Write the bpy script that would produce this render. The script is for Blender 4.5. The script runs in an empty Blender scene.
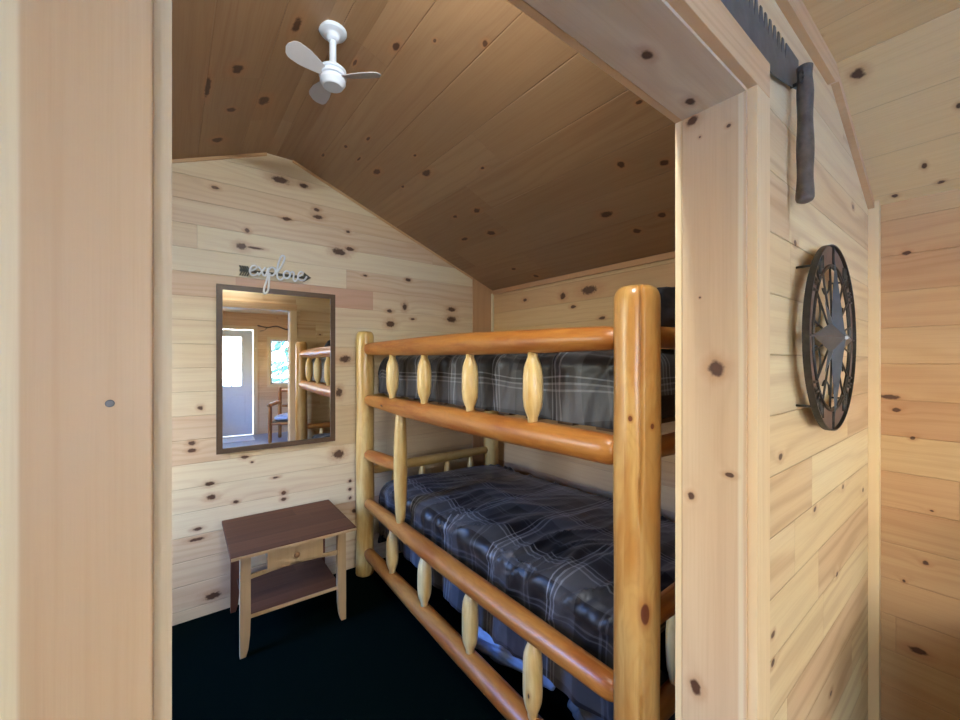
import bpy, bmesh, math, random
from mathutils import Vector, Matrix, noise
random.seed(7)
sc = bpy.context.scene
C = sc.collection
PI = math.pi
K_BACK= [(0.54, 2.596, 0.046, 0.019), (0.683, 2.596, 0.025, 0.013), (0.198, 2.458, 0.017, 0.009), (0.36, 2.241, 0.013, 0.012), (0.579, 2.358, 0.026, 0.01), (0.763, 2.458, 0.019, 0.01), (0.771, 2.413, 0.029, 0.013), (0.972, 2.354, 0.014, 0.01), (0.331, 2.142, 0.026, 0.018), (0.401, 2.143, 0.038, 0.006), (0.913, 2.205, 0.041, 0.021), (0.986, 2.236, 0.025, 0.014), (1.436, 2.074, 0.021, 0.012), (1.095, 2.064, 0.015, 0.007), (1.284, 1.825, 0.02, 0.011), (1.291, 1.729, 0.032, 0.022), (1.408, 1.865, 0.017, 0.023), (1.477, 1.777, 0.017, 0.008), (1.836, 1.879, 0.035, 0.017), (1.836, 1.796, 0.04, 0.021), (0.089, 0.993, 0.016, 0.011), (0.089, 0.951, 0.018, 0.011), (0.174, 0.749, 0.021, 0.012), (0.182, 0.67, 0.022, 0.014), (0.116, 0.503, 0.021, 0.008), (0.11, 0.445, 0.032, 0.008), (0.188, 0.099, 0.036, 0.017), (0.348, 0.876, 0.018, 0.009), (0.385, 0.84, 0.008, 0.006), (0.515, 0.723, 0.017, 0.006), (0.563, 0.617, 0.015, 0.013), (0.563, 0.578, 0.015, 0.01), (0.302, 0.617, 0.013, 0.009), (0.903, 0.815, 0.034, 0.027), (0.986, 0.614, 0.011, 0.01), (0.986, 0.558, 0.011, 0.01), (0.986, 0.495, 0.011, 0.01), (1.015, 0.397, 0.014, 0.014), (0.951, 1.467, 0.035, 0.021), (0.91, 1.237, 0.02, 0.028), (0.129, 1.188, 0.012, 0.011)]
K_RIGHT= [(0.221, 1.877, 0.011, 0.008), (0.269, 1.313, 0.025, 0.008), (0.248, 1.262, 0.012, 0.008), (0.204, 1.158, 0.007, 0.006), (0.171, 0.688, 0.009, 0.008), (0.228, 0.595, 0.005, 0.006), (0.191, 0.342, 0.023, 0.012), (0.155, 0.891, 0.006, 0.004)]
K_SIDE= [(1.72, 1.941, 0.058, 0.027), (1.951, 1.929, 0.024, 0.022), (1.858, 1.841, 0.022, 0.011), (1.615, 1.74, 0.023, 0.01), (2.349, 1.947, 0.023, 0.012)]
K_OC= [(0.267, 1.683, 0.014, 0.015), (0.317, 1.455, 0.008, 0.006), (0.163, 2.123, 0.006, 0.012), (0.076, 1.919, 0.006, 0.009), (0.13, 2.218, 0.009, 0.007), (0.248, 2.235, 0.008, 0.008)]
K_PART= [(1.174, 1.224, 0.012, 0.007), (1.119, 0.814, 0.012, 0.007), (1.119, 0.747, 0.012, 0.007), (1.729, 0.758, 0.012, 0.007), (1.811, 1.028, 0.012, 0.007), (1.472, 1.029, 0.012, 0.007), (2.139, 0.952, 0.012, 0.007), (1.652, 0.406, 0.012, 0.007), (1.29, 1.766, 0.012, 0.007), (1.964, 2.017, 0.012, 0.007)]
K_JAMB= [(2.015, 0.436, 0.0096, 0.011999999999999999), (1.968, 0.358, 0.0036, 0.0048), (1.97, 0.418, 0.0024, 0.0024), (1.603, 0.418, 0.0024, 0.0024), (1.441, 0.384, 0.0156, 0.0156), (1.144, 0.438, 0.0084, 0.0072), (1.211, 0.356, 0.0048, 0.0084), (0.706, 0.427, 0.0144, 0.010799999999999999)]
K_HEAD= [(0.699, 0.4, 0.014, 0.008), (0.901, 0.414, 0.014, 0.008)]
K_CR= [(1.463, 0.705, 0.023, 0.01), (1.306, 0.79, 0.008, 0.005), (1.689, 0.623, 0.019, 0.005), (2.492, 0.723, 0.02, 0.006), (2.077, 0.838, 0.02, 0.006), (2.292, 0.869, 0.025, 0.005), (2.289, 0.979, 0.032, 0.014), (1.993, 1.151, 0.035, 0.017), (1.935, 1.045, 0.011, 0.006), (2.256, 1.133, 0.014, 0.007), (2.177, 1.47, 0.021, 0.009), (1.98, 1.499, 0.025, 0.015), (2.269, 0.783, 0.013, 0.007), (1.044, 1.608, 0.015, 0.017), (0.885, 1.687, 0.017, 0.014), (1.296, 1.855, 0.033, 0.02), (1.047, 1.974, 0.019, 0.016), (1.222, 2.036, 0.019, 0.018), (0.827, 1.392, 0.012, 0.007), (2.076, 1.692, 0.031, 0.019), (2.331, 1.656, 0.031, 0.012), (2.271, 2.074, 0.021, 0.01), (1.153, 0.911, 0.012, 0.009), (1.658, 1.294, 0.013, 0.007), (2.165, 2.209, 0.02, 0.017)]
K_CL= [(1.885, 0.211, 0.028, 0.017), (2.023, 0.119, 0.07, 0.009), (2.139, 0.348, 0.037, 0.021), (2.221, 0.222, 0.019, 0.016), (2.543, 0.193, 0.025, 0.023), (1.59, 0.367, 0.038, 0.013)]
STROKES= [[(0.3722, 1.994), (0.3895, 2.002), (0.407, 2.0186), (0.397, 2.0285), (0.3796, 2.0204), (0.3687, 1.9935), (0.3771, 1.9721), (0.397, 1.9719), (0.4145, 1.9884)], [(0.4145, 2.0254), (0.4297, 2.0075), (0.4398, 1.9803), (0.4526, 1.9762), (0.4629, 2.0034), (0.4655, 2.0211)], [(0.4526, 2.025), (0.4347, 1.9996), (0.4145, 1.9713)], [(0.4732, 2.0279), (0.4629, 1.9631), (0.4475, 1.9038), (0.4449, 1.8748), (0.4577, 1.8704), (0.4681, 1.8945), (0.4717, 1.9353), (0.4758, 1.9936)], [(0.4706, 2.0131), (0.4862, 2.0298), (0.5046, 2.0236), (0.5072, 2.0007), (0.4914, 1.9812), (0.4732, 1.9846)], [(0.5072, 1.9919), (0.5337, 2.0306), (0.5579, 2.087), (0.5579, 2.1106), (0.5417, 2.1081), (0.5257, 2.0646), (0.5178, 2.0108), (0.5204, 1.9703), (0.5391, 1.9609), (0.5579, 1.9809)], [(0.5714, 2.021), (0.5563, 2.0043), (0.5579, 1.9809), (0.5741, 1.9741), (0.5905, 1.9909), (0.5878, 2.0144), (0.5714, 2.021), (0.5988, 2.0128)], [(0.5988, 2.0128), (0.6071, 2.0199), (0.6154, 2.0091), (0.6109, 1.9756), (0.6209, 1.9619), (0.6377, 1.9789)], [(0.6349, 1.9966), (0.6546, 2.0022), (0.6688, 2.0191), (0.6574, 2.0267), (0.6433, 2.0127), (0.6388, 1.9851), (0.6546, 1.972), (0.6774, 1.9778), (0.6917, 2.0008)]]
SKY = 80.; SKYF = 21.; ADDED_LAMP = 0.; EXPO = .07; FILL_LAMP = 275.
SKYLO = (1., .97, .92); SKYHI = (.8, .88, 1.)
SIDELO = (.34, .34, .26); SIDEHI = (.10, .28, .80)
W2 = (-1.08, -.16, .8, 1.95)
W3 = (-2.2, -1.0, 1.1, 1.95); W4 = (1.95, 2.6, .75, 1.95)
# ------------------------------------------------------------------ materials
def new_mat(name):
    m = bpy.data.materials.new(name); m.use_nodes = True
    nt = m.node_tree
    for n in list(nt.nodes): nt.nodes.remove(n)
    out = nt.nodes.new('ShaderNodeOutputMaterial')
    b = nt.nodes.new('ShaderNodeBsdfPrincipled')
    nt.links.new(b.outputs[0], out.inputs[0])
    return m, nt, b, out

class N:
    """small helper to wire math nodes"""
    def __init__(s, nt): s.nt = nt
    def put(s, sock, v):
        if isinstance(v, bpy.types.NodeSocket): s.nt.links.new(v, sock)
        elif v is not None: sock.default_value = v
    def m(s, op, a, b=None, c=None, clamp=False):
        n = s.nt.nodes.new('ShaderNodeMath'); n.operation = op; n.use_clamp = clamp
        s.put(n.inputs[0], a)
        if b is not None: s.put(n.inputs[1], b)
        if c is not None: s.put(n.inputs[2], c)
        return n.outputs[0]
    def xyz(s, x=0., y=0., z=0.):
        n = s.nt.nodes.new('ShaderNodeCombineXYZ')
        s.put(n.inputs[0], x); s.put(n.inputs[1], y); s.put(n.inputs[2], z)
        return n.outputs[0]
    def sep(s, v):
        n = s.nt.nodes.new('ShaderNodeSeparateXYZ'); s.put(n.inputs[0], v); return n.outputs
    def mix(s, f, a, b):
        n = s.nt.nodes.new('ShaderNodeMix'); n.data_type = 'RGBA'
        s.put(n.inputs[0], f)
        s.put(n.inputs[6], a if isinstance(a, bpy.types.NodeSocket) else (*a, 1))
        s.put(n.inputs[7], b if isinstance(b, bpy.types.NodeSocket) else (*b, 1))
        return n.outputs[2]
    def noise(s, v, scale=1., detail=3., rough=.55, dist=0.):
        n = s.nt.nodes.new('ShaderNodeTexNoise'); n.noise_dimensions = '3D'
        s.put(n.inputs['Vector'], v)
        n.inputs['Scale'].default_value = scale; n.inputs['Detail'].default_value = detail
        n.inputs['Roughness'].default_value = rough; n.inputs['Distortion'].default_value = dist
        return n.outputs['Fac']
    def white(s, v):
        n = s.nt.nodes.new('ShaderNodeTexWhiteNoise'); n.noise_dimensions = '3D'
        s.put(n.inputs['Vector'], v); return n.outputs['Value']
    def range(s, v, a, b, c=0., d=1., smooth=False):
        n = s.nt.nodes.new('ShaderNodeMapRange')
        n.interpolation_type = 'SMOOTHSTEP' if smooth else 'LINEAR'
        s.put(n.inputs[0], v)
        for i, q in enumerate((a, b, c, d)): n.inputs[i + 1].default_value = q
        return n.outputs[0]
    def bump(s, h, strength, dist):
        n = s.nt.nodes.new('ShaderNodeBump')
        n.inputs['Strength'].default_value = strength; n.inputs['Distance'].default_value = dist
        s.put(n.inputs['Height'], h); return n.outputs[0]

def lin(r, g, b):
    f = lambda c: ((c / 255 + .055) / 1.055) ** 2.4 if c > 10 else c / 255 / 12.92
    return (f(r), f(g), f(b))

CREAM = lin(234, 218, 176); TAN = lin(226, 202, 156); PINK = lin(214, 182, 142)

def wood(name, u, v, W=None, phase=0., L=2.6, knots=(), auto=0., cols=(CREAM, TAN, PINK), seed=0.,
         spec=.5, rough=.42, patch=None, ring=26., bands=(), seam=1., grain=1.):
    """knotty pine; u, v = axis vectors (along / across the board) in object space; W = board width"""
    m, nt, b, out = new_mat(name); n = N(nt)
    tc = nt.nodes.new('ShaderNodeTexCoord').outputs['Object']
    def dot(ax):
        q = nt.nodes.new('ShaderNodeVectorMath'); q.operation = 'DOT_PRODUCT'
        nt.links.new(tc, q.inputs[0]); q.inputs[1].default_value = ax
        return q.outputs['Value']
    U, V = dot(u), dot(v)
    if W:
        vb = n.m('DIVIDE', n.m('SUBTRACT', V, phase), W)
        bi = n.m('FLOOR', vb); fr = n.m('SUBTRACT', vb, bi)
        r0 = n.white(n.xyz(bi, seed, 1.7))
        ul = n.m('DIVIDE', n.m('ADD', U, n.m('MULTIPLY', r0, L * 3)), L)
        si = n.m('FLOOR', ul); fu = n.m('SUBTRACT', ul, si)
        bid = n.xyz(bi, si, seed)
        dseam = n.m('MULTIPLY', n.m('MINIMUM', fr, n.m('SUBTRACT', 1., fr)), W)
        dbutt = n.m('MULTIPLY', n.m('MINIMUM', fu, n.m('SUBTRACT', 1., fu)), L)
    else:
        bid = n.xyz(seed, seed * 3.1, seed)
    ra = n.white(bid)
    rb = n.white(n.xyz(ra, seed + 3., 2.))
    off = n.m('MULTIPLY', ra, 37.)
    # knots
    d = None
    wob = n.m('MULTIPLY', n.m('SUBTRACT', n.noise(n.xyz(U, V, off), 50., 3.), .5), 1.3)
    for (ku, kv, ru, rv) in knots:
        a = n.m('DIVIDE', n.m('SUBTRACT', U, ku), ru)
        c = n.m('DIVIDE', n.m('SUBTRACT', V, kv), rv)
        dd = n.m('ADD', n.m('MULTIPLY', a, a), n.m('MULTIPLY', c, c))
        d = dd if d is None else n.m('MINIMUM', d, dd)
    if auto > 0:
        vo = nt.nodes.new('ShaderNodeTexVoronoi'); vo.voronoi_dimensions = '3D'; vo.feature = 'F1'
        nt.links.new(n.xyz(n.m('MULTIPLY', U, 2.4), n.m('MULTIPLY', V, 6.), off), vo.inputs['Vector'])
        vo.inputs['Scale'].default_value = 1.
        hit = n.white(vo.outputs['Position'])
        rad = n.m('ADD', n.m('MULTIPLY', hit, .07 / auto), .035)
        dd = n.m('DIVIDE', vo.outputs['Distance'], rad)
        dd = n.m('ADD', n.m('MULTIPLY', dd, dd), n.m('MULTIPLY', n.m('GREATER_THAN', hit, auto), 60.))
        d = dd if d is None else n.m('MINIMUM', d, dd)
    if d is not None:
        d = n.m('ADD', n.m('SQRT', d), wob)
        near = n.m('POWER', 2.718, n.m('MULTIPLY', n.m('MAXIMUM', d, 0.), -.45))
    # grain
    gv = n.xyz(n.m('MULTIPLY', U, .55), n.m('MULTIPLY', V, 5.), off)
    warp = n.noise(gv, 1.6, 2., .5)
    ph = n.m('ADD', n.m('MULTIPLY', V, ring * 5), n.m('MULTIPLY', warp, ring))
    if d is not None: ph = n.m('ADD', ph, n.m('MULTIPLY', near, 9.))
    rings = n.m('MULTIPLY_ADD', n.m('SINE', ph), .5, .5)
    rings = n.m('POWER', rings, 2.2)
    fib = n.noise(n.xyz(n.m('MULTIPLY', U, 4.), n.m('MULTIPLY', V, 190.), off), 1., 3., .6)
    big = n.noise(n.xyz(n.m('MULTIPLY', U, .7), n.m('MULTIPLY', V, 7.), n.m('ADD', off, 9.)), 1.2, 2.)
    # base colour
    f1 = n.range(n.m('ADD', n.m('MULTIPLY', ra, .75), n.m('MULTIPLY', big, .55)), .25, .85)
    col = n.mix(f1, cols[0], cols[1])
    col = n.mix(n.range(n.m('ADD', n.m('MULTIPLY', rb, .7), n.m('MULTIPLY', big, .6)), .62, 1.1), col, cols[2])
    for (lo, hi, soft, colr) in bands:       # sapwood / heartwood bands along the board
        vv = n.m('ADD', V, n.m('MULTIPLY', n.m('SUBTRACT', n.noise(n.xyz(n.m('MULTIPLY', U, 2.), 0., seed), 1., 1.), .5), soft * 2.5))
        f = n.m('MULTIPLY', n.range(vv, lo - soft, lo + soft, smooth=True), n.range(vv, hi + soft, hi - soft, smooth=True))
        col = n.mix(f, col, colr)
    if patch:
        (p0, p1, q0, q1, pc) = patch
        f = n.m('MULTIPLY', n.m('MULTIPLY', n.m('GREATER_THAN', U, p0), n.m('LESS_THAN', U, p1)),
                n.m('MULTIPLY', n.m('GREATER_THAN', V, q0), n.m('LESS_THAN', V, q1)))
        col = n.mix(n.m('MULTIPLY', f, .8), col, pc)
    dark = tuple(c * k for c, k in zip(cols[2], (.72, .6, .48)))
    col = n.mix(n.m('MULTIPLY', rings, n.m('MULTIPLY_ADD', rb, .24 * grain, .06 * grain)), col, dark)
    col = n.mix(n.range(fib, .45, .8, 0., .22), col, dark)
    hgt = n.m('MULTIPLY', fib, .25)
    if d is not None:
        halo = n.range(d, 3.0, .9, 0., .42, True)
        col = n.mix(halo, col, lin(176, 118, 76))
        core = n.range(d, 1.35, .7, 0., 1., True)
        kn = n.mix(n.range(d, .2, .9, smooth=True), lin(74, 40, 24), lin(66, 34, 20))
        col = n.mix(n.m('MULTIPLY', core, .93), col, kn)
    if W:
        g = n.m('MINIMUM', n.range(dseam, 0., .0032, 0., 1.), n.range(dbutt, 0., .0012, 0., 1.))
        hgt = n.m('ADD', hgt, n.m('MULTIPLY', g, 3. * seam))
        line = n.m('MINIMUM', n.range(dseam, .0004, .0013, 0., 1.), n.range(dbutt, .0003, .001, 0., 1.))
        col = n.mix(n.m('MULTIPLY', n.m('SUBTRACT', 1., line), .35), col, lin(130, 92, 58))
    nt.links.new(col, b.inputs['Base Color'])
    nt.links.new(n.bump(hgt, .5, .002), b.inputs['Normal'])
    b.inputs['Specular IOR Level'].default_value = spec
    nt.links.new(n.m('MULTIPLY_ADD', fib, .15, rough), b.inputs['Roughness'])
    return m

def log_mat(name, base, dark, kn_rate=.35, rough=.3, seed=0., knots=()):
    """peeled, varnished log; UV = metres along / around"""
    m, nt, b, out = new_mat(name); n = N(nt)
    tc = nt.nodes.new('ShaderNodeTexCoord').outputs['UV']
    oi = nt.nodes.new('ShaderNodeObjectInfo').outputs['Random']
    s = n.sep(tc); U, V = s[0], s[1]
    off = n.m('ADD', n.m('MULTIPLY', oi, 23.), seed) if not knots else seed
    big = n.noise(n.xyz(n.m('MULTIPLY', U, 2.2), n.m('MULTIPLY', V, 12.), off), 1., 3., .6, .6)
    fib = n.noise(n.xyz(n.m('MULTIPLY', U, 6.), n.m('MULTIPLY', V, 160.), off), 1., 3., .6)
    warp = n.noise(n.xyz(n.m('MULTIPLY', U, 1.6), n.m('MULTIPLY', V, 5.), off), 2., 2.)
    rings = n.m('POWER', n.m('MULTIPLY_ADD', n.m('SINE', n.m('ADD', n.m('MULTIPLY', warp, 60.), n.m('MULTIPLY', V, 60.))), .5, .5), 3.)
    vo = nt.nodes.new('ShaderNodeTexVoronoi'); vo.voronoi_dimensions = '3D'
    nt.links.new(n.xyz(n.m('MULTIPLY', U, 5.), n.m('MULTIPLY', V, 11.), off), vo.inputs['Vector'])
    vo.inputs['Scale'].default_value = 1.
    hit = n.white(vo.outputs['Position'])
    d = n.m('ADD', n.m('DIVIDE', vo.outputs['Distance'], .085), n.m('MULTIPLY', n.m('GREATER_THAN', hit, kn_rate), 30.))
    for (ku, kv, ru, rv) in knots:
        a = n.m('DIVIDE', n.m('SUBTRACT', U, ku), ru); c = n.m('DIVIDE', n.m('SUBTRACT', V, kv), rv)
        d = n.m('MINIMUM', d, n.m('SQRT', n.m('ADD', n.m('MULTIPLY', a, a), n.m('MULTIPLY', c, c))))
    col = n.mix(n.range(big, .35, .68, smooth=True), base, dark)
    col = n.mix(n.m('MULTIPLY', rings, .14), col, tuple(c * k for c, k in zip(dark, (.7, .55, .4))))
    col = n.mix(n.range(fib, .5, .85, 0., .25), col, tuple(c * .5 for c in dark))
    col = n.mix(n.range(d, 2.1, .9, 0., .5, True), col, tuple(c * k for c, k in zip(dark, (.75, .5, .35))))
    col = n.mix(n.range(d, 1.1, .8, 0., .95, True), col, lin(105, 48, 24) if knots else lin(62, 26, 14))
    nt.links.new(col, b.inputs['Base Color'])
    b.inputs['Roughness'].default_value = rough
    b.inputs['Coat Weight'].default_value = .2; b.inputs['Coat Roughness'].default_value = .2
    nt.links.new(n.bump(n.m('ADD', big, n.m('MULTIPLY', fib, .25)), .35, .004), b.inputs['Normal'])
    return m

def plain(name, col, rough=.5, metal=0., nz=.0, scale=30., bump=0., spec=.5):
    m, nt, b, out = new_mat(name); n = N(nt)
    tc = nt.nodes.new('ShaderNodeTexCoord').outputs['Object']
    f = n.noise(tc, scale, 4.)
    c2 = tuple(c * (1 - nz) for c in col)
    nt.links.new(n.mix(n.range(f, .35, .7), col, c2), b.inputs['Base Color'])
    b.inputs['Roughness'].default_value = rough; b.inputs['Metallic'].default_value = metal
    b.inputs['Specular IOR Level'].default_value = spec
    if bump: nt.links.new(n.bump(f, bump, .004), b.inputs['Normal'])
    return m

def plaid(name, base, grey, white, period=.36, rough=.42):
    m, nt, b, out = new_mat(name); n = N(nt)
    s = n.sep(nt.nodes.new('ShaderNodeTexCoord').outputs['UV'])
    def stripes(coord, k):
        fr = n.m('FRACT', n.m('ADD', n.m('DIVIDE', coord, period), k))
        r = nt.nodes.new('ShaderNodeValToRGB'); nt.links.new(fr, r.inputs[0])
        e = r.color_ramp; e.interpolation = 'CONSTANT'
        e.elements[0].position = 0.; e.elements[0].color = (*base, 1)
        pts = [(.14, grey), (.40, white), (.42, grey), (.46, white), (.48, base), (.52, white), (.538, base), (.78, grey), (.80, base), (.84, grey), (.87, base)]
        e.elements[1].position = pts[0][0]; e.elements[1].color = (*pts[0][1], 1)
        for p, c in pts[1:]:
            q = e.elements.new(p); q.color = (*c, 1)
        return r.outputs[0]
    a, c = stripes(s[0], .1), stripes(s[1], .37)
    col = n.mix(.5, a, c)
    wv = n.noise(n.xyz(n.m('MULTIPLY', s[0], 700.), n.m('MULTIPLY', s[1], 700.), 0.), 1., 1.)
    nt.links.new(col, b.inputs['Base Color'])
    nt.links.new(n.bump(wv, .15, .0006), b.inputs['Normal'])
    b.inputs['Roughness'].default_value = rough
    b.inputs['Sheen Weight'].default_value = .08
    b.inputs['Specular IOR Level'].default_value = .4
    return m

# ------------------------------------------------------------------ object helpers
def tag(o, label=None, cat=None, group=None, kind=None):
    if label: o['label'] = label
    if cat: o['category'] = cat
    if group: o['group'] = group
    if kind: o['kind'] = kind
    return o

def obj(name, me, mat, parent=None, loc=(0, 0, 0), smooth=False):
    if isinstance(me, bmesh.types.BMesh):
        bmesh.ops.recalc_face_normals(me, faces=me.faces)
        d = bpy.data.meshes.new(name); me.to_mesh(d); me.free(); me = d
    o = bpy.data.objects.new(name, me); C.objects.link(o)
    for mm in (mat if isinstance(mat, (list, tuple)) else [mat]): me.materials.append(mm)
    if smooth:
        for p in me.polygons: p.use_smooth = True
    o.location = loc
    if parent: o.parent = parent
    return o

def empty(name, loc=(0, 0, 0), rz=0.):
    o = bpy.data.objects.new(name, None); C.objects.link(o); o.location = loc; o.rotation_euler = (0, 0, rz)
    o.empty_display_size = .1
    return o

def struct(name, bm, mat, parent=None):
    o = obj(name, bm, mat, parent)
    if not parent: o['kind'] = 'structure'
    return o

def box(bm, x0, x1, y0, y1, z0, z1, bev=0., seg=2):
    vs = [bm.verts.new(p) for p in ((x0, y0, z0), (x1, y0, z0), (x1, y1, z0), (x0, y1, z0),
                                    (x0, y0, z1), (x1, y0, z1), (x1, y1, z1), (x0, y1, z1))]
    fs = [bm.faces.new([vs[i] for i in q]) for q in ((0, 3, 2, 1), (4, 5, 6, 7), (0, 1, 5, 4), (1, 2, 6, 5), (2, 3, 7, 6), (3, 0, 4, 7))]
    if bev:
        es = list({e for f in fs for e in f.edges})
        bmesh.ops.bevel(bm, geom=es, offset=bev, segments=seg, profile=.5, affect='EDGES')
    return vs

def boxes(*bs, bev=0.):
    bm = bmesh.new()
    for b_ in bs: box(bm, *b_, bev=bev)
    return bm

def prism(bm, pts, axis, a0, a1):
    """extrude a 2D polygon along an axis; pts are the two other coordinates in order"""
    def P(p, a):
        if axis == 'y': return (p[0], a, p[1])
        if axis == 'x': return (a, p[0], p[1])
        return (p[0], p[1], a)
    A = [bm.verts.new(P(p, a0)) for p in pts]; B = [bm.verts.new(P(p, a1)) for p in pts]
    bm.faces.new(A); bm.faces.new(list(reversed(B)))
    for i in range(len(pts)):
        j = (i + 1) % len(pts)
        bm.faces.new((A[i], B[i], B[j], A[j]))
    return bm

def wall_holes(fixed, a0, a1, z0, z1, t0, t1, holes):
    """wall slab with holes (a,b,z0,z1); fixed = 'x' or 'y' is the thin axis t0..t1"""
    bm = bmesh.new()
    A = sorted({a0, a1, *[h[0] for h in holes], *[h[1] for h in holes]})
    Z = sorted({z0, z1, *[h[2] for h in holes], *[h[3] for h in holes]})
    for i in range(len(A) - 1):
        for k in range(len(Z) - 1):
            ca, cz = (A[i] + A[i + 1]) / 2, (Z[k] + Z[k + 1]) / 2
            if any(h[0] < ca < h[1] and h[2] < cz < h[3] for h in holes): continue
            if fixed == 'y': box(bm, A[i], A[i + 1], t0, t1, Z[k], Z[k + 1])
            else: box(bm, t0, t1, A[i], A[i + 1], Z[k], Z[k + 1])
    return bm

def spline(pts, n=8):
    P = [Vector(p) for p in pts]; out = []
    for i in range(len(P) - 1):
        p0 = P[max(i - 1, 0)]; p1 = P[i]; p2 = P[i + 1]; p3 = P[min(i + 2, len(P) - 1)]
        for k in range(n):
            t = k / n
            out.append(.5 * ((2 * p1) + (p2 - p0) * t + (2 * p0 - 5 * p1 + 4 * p2 - p3) * t * t + (3 * p1 - p0 - 3 * p2 + p3) * t ** 3))
    out.append(P[-1]); return out

def tube(bm, pts, radii, seg=16, wob=0., seed=0., uv=True, closed=False):
    pts = [Vector(p) for p in pts]; n = len(pts)
    if not hasattr(radii, '__len__'): radii = [radii] * n
    lay = bm.loops.layers.uv.verify() if uv else None
    up = None; rings = []; s = 0.; S = []
    for i, p in enumerate(pts):
        if closed: t = (pts[(i + 1) % n] - pts[i - 1]).normalized()
        else: t = (pts[min(i + 1, n - 1)] - pts[max(i - 1, 0)]).normalized()
        if up is None:
            up = Vector((0, 0, 1)) if abs(t.z) < .9 else Vector((-1, 0, 0))
        up = (up - t * up.dot(t)).normalized(); side = t.cross(up)
        if i: s += (pts[i] - pts[i - 1]).length
        S.append(s); ring = []
        for k in range(seg):
            a = 2 * PI * k / seg
            dr = up * math.cos(a) + side * math.sin(a)
            r = radii[i]
            if wob: r *= 1 + wob * (noise.noise(Vector((math.cos(a) * 1.3 + seed, math.sin(a) * 1.3, s * 3.2))))
            ring.append(bm.verts.new(p + dr * r))
        rings.append(ring)
    rm = max(radii)
    def face(vs, uvs):
        f = bm.faces.new(vs); f.smooth = True
        if uv:
            for l, q in zip(f.loops, uvs): l[lay].uv = q
    m = n if closed else n - 1
    for i in range(m):
        j = (i + 1) % n; sj = S[j] if j else S[-1] + (pts[0] - pts[-1]).length
        for k in range(seg):
            k2 = (k + 1) % seg; a0 = 2 * PI * k / seg * rm; a1 = 2 * PI * (k + 1) / seg * rm
            face((rings[i][k], rings[i][k2], rings[j][k2], rings[j][k]), ((S[i], a0), (S[i], a1), (sj, a1), (sj, a0)))
    if not closed:
        for ring, pos, s_ in ((rings[0], pts[0], S[0]), (rings[-1], pts[-1], S[-1])):
            c = bm.verts.new(pos)
            for k in range(seg):
                k2 = (k + 1) % seg
                vs = (ring[k], c, ring[k2])
                face(vs, ((s_, 2 * PI * k / seg * rm), (s_, 0), (s_, 2 * PI * (k + 1) / seg * rm)))
    return rings

def log_bm(p0, p1, r0, rm, r1, bow=(0, 0, 0), cap=.03, n=40, seg=32, wob=.06, seed=0.):
    """a peeled log with softly rounded ends"""
    p0, p1 = Vector(p0), Vector(p1); L = (p1 - p0).length; bow = Vector(bow)
    ts = [0, .12, .3, .6, 1.]
    ss = [cap * q for q in ts[:-1]] + [cap + (L - 2 * cap) * i / n for i in range(n + 1)] + [L - cap * q for q in reversed(ts[:-1])]
    pts, rr = [], []
    for s in ss:
        t = s / L
        r = (r0 + (rm - r0) * math.sin(min(t * 2, 1) * PI / 2)) if t < .5 else (r1 + (rm - r1) * math.sin(min((1 - t) * 2, 1) * PI / 2))
        e = min(s, L - s)
        if e < cap: r *= math.sqrt(max(1 - (1 - e / cap) ** 2, 0)) * .55 + .45
        pts.append(p0 + (p1 - p0) * t + bow * math.sin(PI * t)); rr.append(r)
    bm = bmesh.new(); tube(bm, pts, rr, seg, wob, seed)
    return bm

def spindle_bm(p0, p1, r=.035, tip=.017, seed=0.):
    p0, p1 = Vector(p0), Vector(p1); L = (p1 - p0).length
    prof = [(0, tip), (.022, tip), (.032, tip * 1.2), (.045, r * .78), (.062, r * .93), (.085, r), (L * .35, r * 1.03), (L / 2, r * 1.04), (L * .65, r * 1.03), (L - .085, r),
            (L - .062, r * .93), (L - .045, r * .78), (L - .032, tip * 1.2), (L - .022, tip), (L, tip)]
    bm = bmesh.new()
    tube(bm, [p0 + (p1 - p0) * (s / L) for s, _ in prof], [q for _, q in prof], 14, .05, seed)
    return bm

def lathe(bm, prof, centre=(0, 0, 0), seg=64):
    cx, cy, cz = centre; rings = []
    for r, z in prof:
        rings.append([bm.verts.new((cx + r * math.cos(2 * PI * k / seg), cy + r * math.sin(2 * PI * k / seg), cz + z)) for k in range(seg)])
    for a, b_ in zip(rings, rings[1:]):
        for k in range(seg):
            bm.faces.new((a[k], a[(k + 1) % seg], b_[(k + 1) % seg], b_[k]))
    bm.faces.new(rings[0]); bm.faces.new(list(reversed(rings[-1])))
    return bm

# ------------------------------------------------------------------ dimensions (metres)
XR, XL = 2.27, -1.19           # inner faces of the side walls
YP0, YP1 = .325, .460          # partition: front-room face and bunk-room face
YB, YF = 2.77, -3.45           # bunk-room back wall, front-room entrance wall
XJ, ZJ = .957, 2.027           # opening: right jamb face and header underside
ZR, XRL, XRR = 2.742, .465, .613
def zc(x): return ZR - .4 * max(0., x - XRR, XRL - x)          # bunk-room ceiling
ZF, XK = 2.375, 1.62
SO = (ZF - 2.085) / (XR - XK)
def zo(x): return ZF - SO * max(0., x - XK, (XL + XR - XK) - x)  # front-room ceiling
T = .1

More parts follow.
